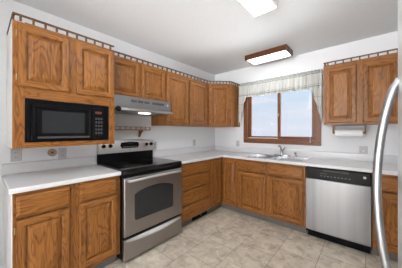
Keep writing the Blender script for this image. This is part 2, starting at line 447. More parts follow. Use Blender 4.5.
for a, c in ((1.175, 1.218), (1.558, 1.652), (2.09, 2.137)): fbox(bm, LW, y0+0.068, y1-0.057, a, c, fx-0.02, fx-0.0005, 1)
fbox(bm, LW, -2.77, -2.70, 1.652, 2.09, fx-0.02, fx-0.001, 0)
obj('face_frame', bm, [OV, OH], mc, 0.0012, seg=1)
door(LW, -3.088, -2.762, 1.640, 2.108, fx, mc, 'l'); door(LW, -2.706, -2.376, 1.640, 2.108, fx, mc)
gallery([(0.004, -3.107), (0.472, -3.107), (0.472, -2.362)], 2.188, mc, (5, 10))

# ---- microwave in its niche
mw = thing('microwave', 'black built-in microwave in the niche of the oak cabinet', 'microwave', (0.25, -2.73, 1.197))
bm = B(); box(bm, 0.06, 0.465, -3.03, -2.43, 1.215, 1.545); obj('housing', bm, BLACKM, mw)
for a in (-3.0, -2.46):
    for x in (0.1, 0.40):
        bm = B(); lathe(bm, (x, a, 1.1965), (0, 0, 1), [(0, 0.012), (0.02, 0.014)], 10); obj('foot', bm, BLACKM, mw)
bm = B()
for a, c, d, e in ((-3.046, -3.012, 1.2185, 1.557), (-2.467, -2.4175, 1.2185, 1.557), (-3.012, -2.467, 1.2185, 1.226), (-3.012, -2.467, 1.522, 1.557)):
    fbox(bm, LW, a, c, d, e, 0.462, 0.478)
obj('trim_kit', bm, BLACKM, mw)
bm = B()
rings(bm, [frect(LW, -3.010, -2.575, 1.228, 1.520, i, k) for i, k in ((0, 0.466), (0, 0.494), (0.003, 0.497), (0.022, 0.498), (0.028, 0.492), (0.045, 0.489))])
dr = obj('door', bm, BLACKM, mw)
bm = B(); fbox(bm, LW, -2.945, -2.64, 1.288, 1.47, 0.4885, 0.491); obj('window', bm, MGLASS, dr)
bm = B(); fbox(bm, LW, -2.975, -2.60, 1.246, 1.262, 0.494, 0.506); obj('handle', bm, DGREYP, dr, 0.004)
bm = B()
rings(bm, [frect(LW, -2.572, -2.469, 1.228, 1.520, i, k) for i, k in ((0, 0.466), (0, 0.490), (0.006, 0.496))])
cp = obj('control_panel', bm, BLACKM, mw)
bm = B(); fbox(bm, LW, -2.552, -2.494, 1.470, 1.492, 0.4955, 0.4975); obj('display', bm, AMBER, cp)
for r_ in range(5):
    for c_ in range(3):
        bm = B(); u = -2.551+c_*0.024; z = 1.425-r_*0.034
        fbox(bm, LW, u, u+0.016, z-0.011, z+0.009, 0.4955, 0.4972); obj('button', bm, DGREYP, cp)
bm = B(); fbox(bm, LW, -2.551, -2.489, 1.243, 1.262, 0.4955, 0.499); obj('door_button', bm, BLACK, cp, 0.002)

# ---- short cabinet over the hood
hc = thing('wall_cabinet', 'short oak wall cabinet with two doors directly above the range hood', 'cabinet', (0.165, -1.972, 1.70))
y0, y1 = -2.358, -1.587
bm = B(); box(bm, 0.002, 0.31, y0, y1, 1.70, ZT); obj('carcass', bm, OV, hc)
frame(LW, [(y0, y0+0.03), (-2.0, -1.946), (y1-0.03, y1)], [(1.70, 1.73), (2.10, ZT)], 0.31, 0.33, hc)
door(LW, -2.342, -1.994, 1.712, 2.116, 0.33, hc); door(LW, -1.953, -1.603, 1.712, 2.116, 0.33, hc)
gallery([(0.322, y0), (0.322, y1)], ZR-0.003, hc, (10,))

# ---- tall pair of doors
tcab = thing('wall_cabinet', 'tall two-door oak wall cabinet between the hood and the room corner', 'cabinet', (0.165, -1.1, ZB))
y0, y1 = -1.585, -0.6105
bm = B(); box(bm, 0.002, 0.31, y0, y1, ZB, ZT); obj('carcass', bm, OV, tcab)
frame(LW, [(y0, y0+0.03), (-1.162, -1.094), (-0.69, y1)], [(ZB, ZB+0.03), (2.10, ZT)], 0.31, 0.33, tcab)
door(LW, -1.569, -1.152, 1.406, 2.116, 0.33, tcab); door(LW, -1.104, -0.682, 1.406, 2.116, 0.33, tcab)
gallery([(0.322, y0), (0.322, y1)], ZR, tcab, (12,))

# ---- diagonal corner cabinet
cc = thing('corner_wall_cabinet', 'single-door oak wall cabinet set diagonally in the room corner', 'cabinet', (0.3, -0.3, ZB))
bm = B(); prism(bm, [(0.002, -0.002), (0.002, -0.609), (0.32, -0.609), (0.609, -0.32), (0.609, -0.002)], ZB, ZT); obj('carcass', bm, OV, cc)
DG2 = Fr((0.321, -0.609, 0), (q2, q2, 0), (q2, -q2, 0)); Wd = 0.407
frame(DG2, [(0.006, 0.05), (Wd-0.05, Wd-0.006)], [(ZB, ZB+0.03), (2.10, ZT)], 0.001, 0.014, cc)
door(DG2, 0.04, Wd-0.04, 1.406, 2.116, 0.014, cc, 'l')
gallery([(0.322, -0.606), (0.606, -0.322), (0.606, -0.004)], ZR, cc, (7, 5))

# ---- wall cabinet right of the window
rc = thing('wall_cabinet', 'two-door oak wall cabinet right of the window, above the dishwasher', 'cabinet', (2.385, -0.165, ZB))
x0, x1 = 2.02, 2.75
bm = B(); box(bm, x0, x1, -0.31, -0.002, ZB, ZT); obj('carcass', bm, OV, rc)
frame(WW, [(x0, x0+0.035), (2.35, 2.42), (x1-0.035, x1)], [(ZB, ZB+0.03), (2.09, ZT)], 0.31, 0.33, rc)
door(WW, 2.045, 2.356, 1.412, 2.105, 0.33, rc); door(WW, 2.414, 2.725, 1.412, 2.105, 0.33, rc)
gallery([(2.028, -0.004), (2.028, -0.322), (2.742, -0.322), (2.742, -0.004)], ZR-0.006, rc, (4, 9, 4))

# ------------------------------------------------------------------ base cabinets
ZTOP = 0.876
def base_carcass(F, u0, u1, parent, toe=0.54, front=0.59):
    bm = B(); fbox(bm, F, u0, u1, 0.10, ZTOP-0.001, 0.004, front); obj('carcass', bm, OV, parent)
    bm = B(); fbox(bm, F, u0, u1, 0.0, 0.0995, toe-0.02, toe); return obj('toe_kick', bm, TOE, parent, label='grey vinyl toe kick')

lb = thing('base_cabinet', 'oak base cabinet left of the range under the short counter', 'cabinet', (0.3, -2.745, 0))
y0, y1 = -3.128, -2.366
base_carcass(LW, y0+0.004, y1, lb)
bm = B(); box(bm, 0.004, 0.608, y0-0.001, y0+0.003, 0, ZTOP-0.001); obj('end_panel', bm, WHITEP, lb, label='white end panel')
frame(LW, [(y0+0.003, y0+0.035), (-2.80, -2.714), (y1-0.05, y1)], [(0.10, 0.135), (0.69, 0.71), (0.85, ZTOP-0.001)], 0.59, 0.61, lb)
drawer(LW, -3.108, -2.792, 0.708, 0.852, 0.61, lb); drawer(LW, -2.722, -2.404, 0.708, 0.852, 0.61, lb)
door(LW, -3.108, -2.792, 0.135, 0.682, 0.61, lb, 'l'); door(LW, -2.722, -2.404, 0.135, 0.692, 0.61, lb)

db = thing('drawer_base_cabinet', 'oak base cabinet with a stack of four drawers right of the range', 'cabinet', (0.3, -1.25, 0))
y0, y1 = -1.585, -0.916
base_carcass(LW, y0, y1, db)
frame(LW, [(y0, y0+0.06), (-0.985, y1)], [(0.10, 0.125), (0.30, 0.32), (0.50, 0.52), (0.69, 0.71), (0.85, ZTOP-0.001)], 0.59, 0.61, db)
for a, c in ((0.708, 0.852), (0.515, 0.692), (0.318, 0.498), (0.112, 0.302)): drawer(LW, -1.545, -0.968, a, c, 0.61, db)

cb = thing('corner_base_cabinet', 'oak corner base cabinet with two narrow doors meeting at the inner corner', 'cabinet', (0.45, -0.45, 0))
bm = B(); prism(bm, [(0.004, -0.004), (0.004, -0.914), (0.59, -0.914), (0.59, -0.59), (0.914, -0.59), (0.914, -0.004)], 0.10, ZTOP-0.001); obj('carcass', bm, OV, cb)
bm = B(); prism(bm, [(0.52, -0.914), (0.54, -0.914), (0.54, -0.54), (0.914, -0.54), (0.914, -0.52), (0.52, -0.52)], 0, 0.0995); obj('toe_kick', bm, TOE, cb, label='grey vinyl toe kick')
bm = B()
for F, a, c, d, e in ((LW, -0.914, -0.895, 0.12, 0.86), (WW, 0.895, 0.914, 0.12, 0.86)):
    fbox(bm, F, a, c, 0.10, ZTOP-0.001, 0.59, 0.61)
fbox(bm, LW, -0.895, -0.59, 0.10, 0.12, 0.59, 0.609, 1); fbox(bm, LW, -0.895, -0.59, 0.855, ZTOP-0.001, 0.59, 0.609, 1)
fbox(bm, WW, 0.609, 0.895, 0.10, 0.12, 0.59, 0.609, 1); fbox(bm, WW, 0.609, 0.895, 0.855, ZTOP-0.001, 0.59, 0.609, 1)
obj('face_frame', bm, [OV, OH], cb)
door(LW, -0.892, -0.632, 0.122, 0.852, 0.595, cb); door(WW, 0.632, 0.892, 0.122, 0.852, 0.595, cb)

sb = thing('sink_base_cabinet', 'wide oak base cabinet under the sink with two false drawers and two doors', 'cabinet', (1.39, -0.3, 0))
x0, x1 = 0.916, 1.868
bm = B()
box(bm, x0, x0+0.018, -0.59, -0.004, 0.10, ZTOP-0.001); box(bm, x1-0.018, x1, -0.59, -0.004, 0.10, ZTOP-0.001)
box(bm, x0+0.018, x1-0.018, -0.59, -0.004, 0.10, 0.118); box(bm, x0+0.018, x1-0.018, -0.012, -0.004, 0.118, ZTOP-0.001)
obj('carcass', bm, OV, sb)
bm = B(); fbox(bm, WW, x0, x1, 0, 0.0995, 0.52, 0.54); obj('toe_kick', bm, TOE, sb, label='grey vinyl toe kick')
frame(WW, [(x0, x0+0.03), (1.36, 1.418), (x1-0.035, x1)], [(0.10, 0.135), (0.69, 0.71), (0.85, ZTOP-0.001)], 0.59, 0.61, sb)
drawer(WW, 0.93, 1.366, 0.708, 0.848, 0.61, sb); drawer(WW, 1.411, 1.846, 0.708, 0.848, 0.61, sb)
door(WW, 0.93, 1.366, 0.118, 0.684, 0.61, sb); door(WW, 1.411, 1.846, 0.118, 0.684, 0.61, sb)

eb = thing('base_cabinet', 'oak base cabinet right of the dishwasher, partly behind the refrigerator handle', 'cabinet', (2.9, -0.3, 0))
x0, x1 = 2.492, 3.315
base_carcass(WW, x0, x1, eb)
frame(WW, [(x0, x0+0.05), (2.88, 2.94), (x1-0.05, x1)], [(0.10, 0.135), (0.69, 0.71), (0.85, ZTOP-0.001)], 0.59, 0.61, eb)
for a, c in ((2.53, 2.89), (2.93, 3.28)):
    drawer(WW, a, c, 0.708, 0.85, 0.61, eb); door(WW, a, c, 0.122, 0.69, 0.61, eb)

# ---- black floor register in the toe kick
fr_ = thing('floor_register', 'black vent grille in the toe kick under the four drawers', 'vent', (0.545, -1.09, 0.003))
bm = B(); fbox(bm, LW, -1.27, -0.93, 0.004, 0.092, 0.5405, 0.546); obj('plate', bm, BLACKM, fr_)
for i in range(8):
    bm = B(); u = -1.255+i*0.04; fbox(bm, LW, u, u+0.028, 0.016, 0.08, 0.5465, 0.549); obj('louver', bm, BLACK, fr_)
bm = B(); lathe(bm, (0.5465, -1.08, 0.046), (1, 0, 0), [(0, 0.012), (0.012, 0.010)], 12); obj('knob', bm, SILVER, fr_, smooth=True)

# ------------------------------------------------------------------ worktops
def gridslab(xs, ys, keep, z0, z1):
    bm = B(); V = {}
    def v(i, j, k):
        if (i, j, k) not in V: V[i, j, k] = bm.verts.new((xs[i], ys[j], (z0, z1)[k]))
        return V[i, j, k]
    nx, ny = len(xs)-1, len(ys)-1
    K = lambda i, j: 0 <= i < nx and 0 <= j < ny and keep((xs[i]+xs[i+1])/2, (ys[j]+ys[j+1])/2)
    for i in range(nx):
        for j in range(ny):
            if not K(i, j): continue
            bm.faces.new((v(i, j, 1), v(i+1, j, 1), v(i+1, j+1, 1), v(i, j+1, 1)))
            bm.faces.new((v(i, j, 0), v(i, j+1, 0), v(i+1, j+1, 0), v(i+1, j, 0)))
            for di, dj, a, c in ((-1, 0, (i, j), (i, j+1)), (1, 0, (i+1, j), (i+1, j+1)), (0, -1, (i, j), (i+1, j)), (0, 1, (i, j+1), (i+1, j+1))):
                if not K(i+di, j+dj): bm.faces.new((v(*a, 0), v(*c, 0), v(*c, 1), v(*a, 1)))
    return bm
def splash_profile(bm, F, u0, u1, n0=0.001):
    prof = [(n0, 0.9145), (0.036, 0.9145), (0.027, 0.917), (0.022, 0.923), (0.021, 1.004), (0.017, 1.012), (0.011, 1.014), (n0, 1.014)]
    rings(bm, [[F.p(u, z, n) for n, z in prof] for u in (u0, u1)])
ct = thing('countertop', 'short white laminate countertop left of the range', 'countertop', (0.32, -2.75, 0.876))
bm = gridslab([0.001, 0.645], [-3.145, -2.366], lambda x, y: True, 0.877, 0.914); obj('slab', bm, LAM, ct, 0.009, seg=3)
bm = B(); splash_profile(bm, LW, -3.143, -2.366); obj('backsplash', bm, LAM, ct)
ct2 = thing('countertop', 'long white laminate countertop turning the corner from the range past the sink', 'countertop', (1.6, -0.32, 0.876))
SX0, SX1, SY0, SY1 = 1.005, 1.843, -0.615, -0.065         # sink rim
bm = gridslab([0.001, 0.645, SX0+0.02, SX1-0.02, 3.315], [-1.583, -0.645, SY0+0.02, SY1-0.02, -0.001],
              lambda x, y: (x < 0.645 or y > -0.645) and not (SX0+0.02 < x < SX1-0.02 and SY0+0.02 < y < SY1-0.02), 0.877, 0.914)
obj('slab', bm, LAM, ct2, 0.009, seg=3)
bm = B(); splash_profile(bm, LW, -1.583, -0.0); splash_profile(bm, WW, 0.0215, 3.315); obj('backsplash', bm, LAM, ct2)

# ---- sink
sk = thing('kitchen_sink', 'stainless double-bowl sink in the worktop below the window', 'sink', (1.424, -0.34, 0.914))
b0, b1, mid = SX0+0.035, SX1-0.035, 1.424
xs = [SX0, b0, mid-0.018, mid+0.018, b1, SX1]; ys = [SY0, SY0+0.035, SY1-0.10, SY1]
bm = gridslab(xs, ys, lambda x, y: not ((b0 < x < mid-0.018 or mid+0.018 < x < b1) and SY0+0.035 < y < SY1-0.10), 0.9145, 0.919)
obj('rim', bm, SINKM, sk, 0.002)
for a, c in ((b0, mid-0.018), (mid+0.018, b1)):
    bm = B(); y_0, y_1 = SY0+0.035, SY1-0.10
    rr = lambda i, z: [(a+i, y_0+i, z), (c-i, y_0+i, z), (c-i, y_1-i, z), (a+i, y_1-i, z)]
    rings(bm, [rr(0, 0.918), rr(0.012, 0.76), rr(0.04, 0.742), rr(0.042, 0.738), rr(0.009, 0.757), rr(-0.0005, 0.9145)], cap0=False, cap1=False)
    f = [v for v in bm.verts]
    bm.faces.new((f[8], f[9], f[10], f[11])); bm.faces.new((f[15], f[14], f[13], f[12]))
    w = obj('bowl', bm, SINKM, sk, 0.004)
    bm = B(); lathe(bm, ((a+c)/2, (y_0+y_1)/2, 0.7425), (0, 0, 1), [(0, 0.045), (0.003, 0.045), (0.003, 0.03), (0.001, 0.028)], 20); obj('drain', bm, CHROME, w, smooth=True)

# ---- faucet, sprayer
fa = thing('faucet', 'chrome faucet with a raised lever behind the double sink', 'faucet', (1.42, -0.115, 0.919))
bm = B(); rings(bm, [[(1.42+math.cos(t_)*rx, -0.115+math.sin(t_)*ry, z) for t_ in [2*math.pi*k/24 for k in range(24)]] for rx, ry, z in ((0.125, 0.028, 0.9195), (0.125, 0.028, 0.926), (0.115, 0.022, 0.932))])
obj('base_plate', bm, CHROME, fa, smooth=True)
bm = B(); lathe(bm, (1.42, -0.115, 0.93), (0, 0, 1), [(0, 0.026), (0.015, 0.022), (0.045, 0.021), (0.055, 0.015)], 20); obj('body', bm, CHROME, fa, smooth=True)
bm = B(); tube(bm, [(1.42, -0.12, 0.955), (1.418, -0.135, 1.010), (1.416, -0.155, 1.055), (1.413, -0.178, 1.080), (1.410, -0.205, 1.083), (1.408, -0.222, 1.068)], [0.014, 0.013, 0.012, 0.011, 0.011, 0.010], 12)
obj('spout', bm, CHROME, fa, smooth=True)
bm = B(); tube(bm, [(1.42, -0.110, 0.978), (1.432, -0.103, 1.005), (1.450, -0.098, 1.030), (1.468, -0.095, 1.052)], [0.012, 0.010, 0.009, 0.011], 10); obj('lever', bm, CHROME, fa, smooth=True)
sp = thing('side_sprayer', 'small chrome side sprayer right of the faucet', 'sprayer', (1.63, -0.12, 0.919))
bm = B(); lathe(bm, (1.63, -0.12, 0.9192), (0, 0, 1), [(0, 0.024), (0.006, 0.022), (0.012, 0.014)], 16); obj('collar', bm, CHROME, sp, smooth=True)
bm = B(); lathe(bm, (1.63, -0.12, 0.932), (-0.1, -0.25, 1), [(0, 0.010), (0.03, 0.012), (0.045, 0.017), (0.058, 0.014)], 16); obj('spray_head', bm, CHROME, sp, smooth=True)

# ------------------------------------------------------------------ range
rg = thing('electric_range', 'freestanding stainless steel electric range with black glass cooktop', 'range', (0.34, -1.975, 0))
ry0, ry1 = -2.360, -1.592
bm = B(); box(bm, 0.03, 0.645, ry0+0.003, ry1-0.003, 0.03, 0.895); obj('body', bm, BLACK, rg, 0.003)
for x in (0.08, 0.6):
    for y in (ry0+0.04, ry1-0.04):
        bm = B(); lathe(bm, (x, y, 0), (0, 0, 1), [(0, 0.02), (0.03, 0.016)], 12); obj('foot', bm, BLACKM, rg)
bm = B()
rings(bm, [[(0.03, y, z) for y, z in ()] for _ in ()] or [[(x, ry0, z) for x, z in ((0.03, 0.896), (0.655, 0.896), (0.655, 0.880), (0.668, 0.878), (0.674, 0.900), (0.668, 0.922), (0.655, 0.927), (0.03, 0.927))],
           [(x, ry1, z) for x, z in ((0.03, 0.896), (0.655, 0.896), (0.655, 0.880), (0.668, 0.878), (0.674, 0.900), (0.668, 0.922), (0.655, 0.927), (0.03, 0.927))]])
ck = obj('cooktop', bm, BGLASS, rg)
for x, y, r_ in ((0.22, -2.17, 0.085), (0.22, -1.79, 0.10), (0.48, -2.17, 0.11), (0.48, -1.79, 0.085)):
    bm = B(); lathe(bm, (x, y, 0.9272), (0, 0, 1), [(0, r_), (0.0004, r_)], 40)
    o = obj('burner', bm, simple('burner_print', (0.03, 0.03, 0.032), 0.12) if 'burner_print' not in MATS else MATS['burner_print'], ck)
# backguard: black riser below, steel console with a bowed top above
bm = B(); box(bm, 0.012, 0.055, ry0+0.004, ry1-0.004, 0.928, 1.04); obj('riser', bm, BLACK, rg)
bm = B(); K = 16; lo = []
for k in range(K+1):
    y = ry0+(ry1-ry0)*k/K; h = 1.178+0.016*(1-(2*k/K-1)**2)
    lo.append([(0.012, y, 1.034), (0.072, y, 1.034), (0.066, y, h-0.02), (0.056, y, h-0.004), (0.044, y, h), (0.012, y, h)])
rings(bm, lo); bgd = obj('console', bm, STEEL, rg, smooth=True)
DPO = [(0.0715, -2.075, 1.085), (0.0715, -1.855, 1.085), (0.0705, -1.832, 1.120), (0.0690, -1.845, 1.160), (0.0680, -1.965, 1.168), (0.0690, -2.085, 1.160), (0.0705, -2.098, 1.120)]
bm = B(); rings(bm, [DPO, [(x+0.004, y, z) for x, y, z in DPO]])
dp = obj('display_panel', bm, BLACK, bgd)
bm = B(); box(bm, 0.0715, 0.0745, -2.005, -1.925, 1.134, 1.156); obj('clock_display', bm, DGLASS, dp)
for i in range(8):
    bm = B(); y = -2.062+i*0.0255; box(bm, 0.0735, 0.0762, y, y+0.014, 1.098, 1.108); obj('button', bm, GREYP, dp)
bm = B(); lathe(bm, (0.0705, -1.965, 1.058), (1, 0, 0), [(0, 0.008), (0.0022, 0.008)], 14); obj('emblem', bm, GREYP, bgd)
for y in (-2.302, -2.222, -1.712, -1.638):
    bm = B(); lathe(bm, (0.0685, y, 1.124), (1, 0, 0.05), [(0, 0.024), (0.006, 0.024), (0.010, 0.020), (0.024, 0.018), (0.027, 0.014)], 20); kb = obj('knob', bm, BLACKM, bgd, smooth=True)
    bm = B(); box(bm, 0.094, 0.099, y-0.003, y+0.003, 1.108, 1.142); obj('grip', bm, BLACK, kb)
# vent strip + oven door
bm = B(); box(bm, 0.646, 0.662, ry0+0.004, ry1-0.004, 0.845, 0.878); obj('vent_strip', bm, BLACK, rg)
bm = B()
rings(bm, [frect(LW, ry0+0.003, ry1-0.003, 0.268, 0.842, i, k) for i, k in ((0, 0.646), (0, 0.676), (0.006, 0.682))])
od = obj('oven_door', bm, STEELD, rg)
prof = []
wy0, wy1, wz0, wz1 = -2.250, -1.745, 0.405, 0.668
pts = [(wy0+0.02, wz0), (wy1-0.02, wz0), (wy1-0.004, wz0+0.008), (wy1, wz0+0.03)]
for k in range(13):
    u = k/12; y = wy1+(wy0-wy1)*u; pts.append((y, wz1+0.052*math.sin(math.pi*u)**0.7))
pts += [(wy0, wz0+0.03), (wy0+0.004, wz0+0.008)]
bm = B(); rings(bm, [[(0.6815, y, z) for y, z in pts], [(0.684, y, z) for y, z in pts]]); obj('oven_window', bm, DGLASS, od)
hp = [(0.682, ry0+0.05, 0.815)] + [(0.700+0.030*math.sin(math.pi*(0.06+0.88*k/12)), ry0+0.05+(ry1-ry0-0.10)*k/12, 0.813+0.012*math.sin(math.pi*k/12)) for k in range(13)] + [(0.682, ry1-0.05, 0.815)]
bm = B(); tube(bm, hp, 0.0125, 10, flat=(1.15, 1.0)); obj('handle', bm, BRIGHT, od, smooth=True, ang=60)
bm = B()
rings(bm, [frect(LW, ry0+0.003, ry1-0.003, 0.035, 0.238, i, k) for i, k in ((0, 0.646), (0, 0.672), (0.006, 0.678))])
sd = obj('storage_drawer', bm, STEELD, rg)
bm = B(); lo = []
for k in range(17):
    u = k/16; y = ry0+0.03+(ry1-ry0-0.06)*u; b_ = math.sin(math.pi*u)**0.8
    lo.append([(0.677, y, 0.222-0.020*b_), (0.679+0.022*b_, y, 0.208-0.024*b_+0.010), (0.680+0.026*b_, y, 0.220-0.018*b_+0.008), (0.677, y, 0.236)])
rings(bm, lo); obj('handle', bm, BRIGHT, sd, smooth=True, ang=50)

# ------------------------------------------------------------------ range hood
hd = thing('range_hood', 'silver grey under-cabinet range hood above the electric range', 'range hood', (0.25, -1.975, 1.52))
hy0, hy1 = -2.356, -1.592
bm = B(); yprism(bm, [(0.003, 1.545), (0.45, 1.545), (0.475, 1.555), (0.452, 1.565), (0.448, 1.694), (0.436, 1.698), (0.003, 1.698)], hy0, hy1)
hs = obj('shell', bm, SILVER, hd, 0.002)
bm = B(); yprism(bm, [(0.40, 1.530), (0.498, 1.524), (0.506, 1.532), (0.500, 1.556), (0.46, 1.5655), (0.452, 1.564), (0.475, 1.554), (0.45, 1.5445), (0.40, 1.5445)], hy0, hy1)
obj('visor', bm, STEELD, hd, 0.002)
bm = B(); yprism(bm, [(0.05, 1.528), (0.38, 1.528), (0.38, 1.544), (0.05, 1.544)], hy0+0.02, hy1-0.02)
un = obj('grease_filter', bm, GREYP, hd)
bm = B(); rings(bm, [[(x, y, z) for x, y in ((0.41, -2.045), (0.41, -1.925), (0.485, -1.925), (0.485, -2.045))] for z in (1.5285, 1.512)]); obj('light_lens', bm, HOODLENS, hd, 0.004)
for k, (a, c) in enumerate(((-2.16, -2.09), (-2.075, -2.005), (-1.99, -1.92), (-1.88, -1.70))):
    bm = B(); box(bm, 0.4465, 0.4515, a, c, 1.635, 1.662)
    obj('vent_slot' if k < 3 else 'switch_panel', bm, SLOT, hs)
bm = B(); lathe(bm, (0.449, -1.64, 1.645), (1, 0, 0), [(0, 0.016), (0.004, 0.014)], 16); obj('badge', bm, LGREY, hs)
bm = B(); lathe(bm, (0.503, -2.334, 1.540), (1, 0, 0), [(0, 0.028), (0.012, 0.030), (0.024, 0.024), (0.030, 0.012)], 20)
obj('knob', bm, BLACK, hd, smooth=True, label='round black knob at left end')

# ------------------------------------------------------------------ spice shelf behind the range
sh = thing('spice_shelf', 'narrow wooden gallery shelf bracketed to the wall between hood and range', 'shelf', (0.05, -2.0, 1.296))
SHO = simple('pinkish_oak', (0.40, 0.215, 0.145), 0.45, noise=0.2, nscale=20, stretch=(8, 1, 8))
ds = 0.022
bm = B(); box(bm, 0.001, 0.105, -2.345, -1.665, 1.296+ds, 1.310+ds); obj('board', bm, SHO, sh, 0.002)
bm = B(); box(bm, 0.092, 0.104, -2.345, -1.665, 1.338+ds, 1.346+ds); gr = obj('guard_rail', bm, SHO, sh, 0.002)
for k in range(10):
    bm = B(); y = -2.335+k*0.0735; box(bm, 0.093, 0.103, y-0.006, y+0.006, 1.3102+ds, 1.338+ds); obj('spindle', bm, SHO, gr)
for y in (-2.21, -1.79):
    bm = B(); rings(bm, [[(0.001, yy, 1.2955+ds), (0.088, yy, 1.2955+ds), (0.078, yy, 1.278+ds), (0.045, yy, 1.255+ds), (0.028, yy, 1.222+ds), (0.016, yy, 1.205+ds), (0.001, yy, 1.20+ds)] for yy in (y-0.011, y+0.011)])
    obj('bracket', bm, OV, sh)

# ------------------------------------------------------------------ dishwasher
dw = thing('dishwasher', 'stainless dishwasher with a black control strip under the counter', 'dishwasher', (2.178, -0.3, 0))
x0, x1 = 1.873, 2.486
bm = B(); box(bm, x0+0.004, x1-0.004, -0.595, -0.03, 0.10, 0.872); obj('tub', bm, BLACKM, dw)
bm = B(); box(bm, x0+0.01, x1-0.01, -0.55, -0.53, 0.0, 0.10)
obj('toe_panel', bm, BLACKM, dw)
bm = B(); fbox(bm, WW, x0+0.004, x1-0.004, 0.078, 0.106, 0.57, 0.615); obj('base_strip', bm, BLACK, dw)
bm = B(); lo = []
for k in range(9):
    u = k/8; x = x0+0.004+(x1-x0-0.008)*u; n = 0.628+0.010*math.sin(math.pi*u)**0.6
    lo.append([(x, -0.597, 0.108), (x, -n+0.006, 0.108), (x, -n, 0.116), (x, -n, 0.726), (x, -n+0.005, 0.732), (x, -0.597, 0.732)])
rings(bm, lo); obj('door', bm, STEELL, dw, smooth=True)
bm = B()
rings(bm, [frect(WW, x0+0.004, x1-0.004, 0.735, 0.866, i, k) for i, k in ((0, 0.597), (0, 0.632), (0.006, 0.638))])
cp = obj('control_panel', bm, BLACK, dw)
bm = B(); fbox(bm, WW, 2.06, 2.30, 0.838, 0.856, 0.637, 0.6395); obj('pull_recess', bm, SLOT, cp, 0.004)
for i in range(9):
    bm = B(); x = 2.035+i*0.033; fbox(bm, WW, x, x+0.016, 0.779, 0.785, 0.6375, 0.639); obj('button', bm, GREYP, cp)
for i in range(3):
    bm = B(); x = 2.03+i*0.025; fbox(bm, WW, x, x+0.012, 0.806, 0.811, 0.6375, 0.639); obj('indicator', bm, GREYP, cp)
bm = B(); lathe(bm, (2.432, -0.6375, 0.818), (0, -1, 0), [(0, 0.013), (0.002, 0.013)], 20); obj('emblem', bm, LGREY, cp)

# ------------------------------------------------------------------ refrigerator (its front faces left)
rf = thing('refrigerator', 'stainless refrigerator at the right edge, seen along its door front', 'refrigerator', (2.92, -2.98, 0))
FX = 2.514; fy0, fy1 = -3.42, -2.52
bm = B(); box(bm, FX+0.075, XR-0.03, fy0+0.005, fy1-0.005, 0.02, 1.76); obj('cabinet', bm, GREYP, rf, 0.004)
bm = B(); box(bm, FX+0.10, FX+0.12, fy0+0.02, fy1-0.02, 0.0, 0.07); obj('kick_grille', bm, BLACKM, rf)
def fdoor(z0, z1, a, c):
    bm = B(); lo = []
    prof = [(0.070, 0.0), (0.012, 0.0), (0.003, 0.003), (0.0, 0.012)]
    P_ = [(FX+n, a+d) for n, d in prof] + [(FX+n, c-d) for n, d in prof[::-1]]
    rings(bm, [[(x, y, z) for x, y in P_] for z in (z0, z1)])
    return obj('door', bm, FSTEEL, rf, smooth=True, ang=50)
fym = fy1
d2 = fdoor(0.08, 1.75, -3.02, fy1); d1 = fdoor(0.08, 1.75, fy0, -3.024)
HY = -2.545
def bow(parent, yy):
    zt, zb = 1.440, 0.855; pts = []; n = 24
    for k in range(n+1):
        u = k/n; z = zt+(zb-zt)*u
        b_ = math.sin(math.pi*u)**0.62
        pts.append((FX+0.004-0.046*b_, yy, z))
    bm = B(); tube(bm, pts, 0.0098, 14); obj('handle', bm, HANDM, parent, smooth=True, ang=60)
bow(d2, HY)

# ------------------------------------------------------------------ ceiling lights
cl1 = thing('ceiling_light', 'wood-framed box ceiling light in front of the window', 'ceiling light', (1.30, -0.37, ZC))
fx0, fx1, fy_0, fy_1 = 0.985, 1.618, -0.522, -0.222
LO = oak('lamp_frame_oak', (0.13, 0.048, 0.020), (0.05, 0.017, 0.007), False)
w = 0.022
for a in ((fx0, fx1, fy_0, fy_0+w), (fx0, fx1, fy_1-w, fy_1), (fx0, fx0+w, fy_0+w, fy_1-w), (fx1-w, fx1, fy_0+w, fy_1-w)):
    bm = B(); box(bm, *a, 2.428, ZC-0.001); obj('frame_side', bm, LO, cl1, 0.002)
bm = B(); rings(bm, [[(fx0+w+i, fy_0+w+i, z), (fx1-w-i, fy_0+w+i, z), (fx1-w-i, fy_1-w-i, z), (fx0+w+i, fy_1-w-i, z)] for i, z in ((0.001, ZC-0.02), (0.001, 2.432), (0.02, 2.421))])
obj('diffuser', bm, LAMP, cl1)
cl2 = thing('ceiling_light', 'long white wraparound ceiling light at the top edge of the photo', 'ceiling light', (1.725, -2.12, ZC))
wx0, wx1, wy_0, wy_1 = 1.595, 1.852, -2.73, -1.51
bm = B(); box(bm, wx0+0.02, wx1-0.02, wy_0, wy_1, 2.47, ZC-0.001); obj('pan', bm, VINYL, cl2)
bm = B(); yprism(bm, [(wx0, 2.465), (wx0+0.012, 2.432), (wx0+0.026, 2.424), (wx1-0.026, 2.424), (wx1-0.012, 2.432), (wx1, 2.465), (wx1-0.022, 2.469), (wx0+0.022, 2.469)], wy_0+0.012, wy_1-0.012)
obj('housing', bm, VINYL, cl2)
bm = B(); rings(bm, [[(wx0+0.027+i, wy_0+0.014+i, z), (wx1-0.027-i, wy_0+0.014+i, z), (wx1-0.027-i, wy_1-0.014-i, z), (wx0+0.027+i, wy_1-0.014-i, z)] for i, z in ((0, 2.4235), (0.006, 2.417))])
obj('diffuser', bm, LAMP2, cl2)
for a, c in ((wy_0-0.002, wy_0+0.011), (wy_1-0.011, wy_1+0.002)):
    bm = B(); yprism(bm, [(wx0-0.003, 2.466), (wx0+0.010, 2.429), (wx0+0.026, 2.419), (wx1-0.026, 2.419), (wx1-0.010, 2.429), (wx1+0.003, 2.466), (wx1-0.01, ZC-0.001), (wx0+0.01, ZC-0.001)], a, c)
    obj('end_cap', bm, VINYL, cl2)

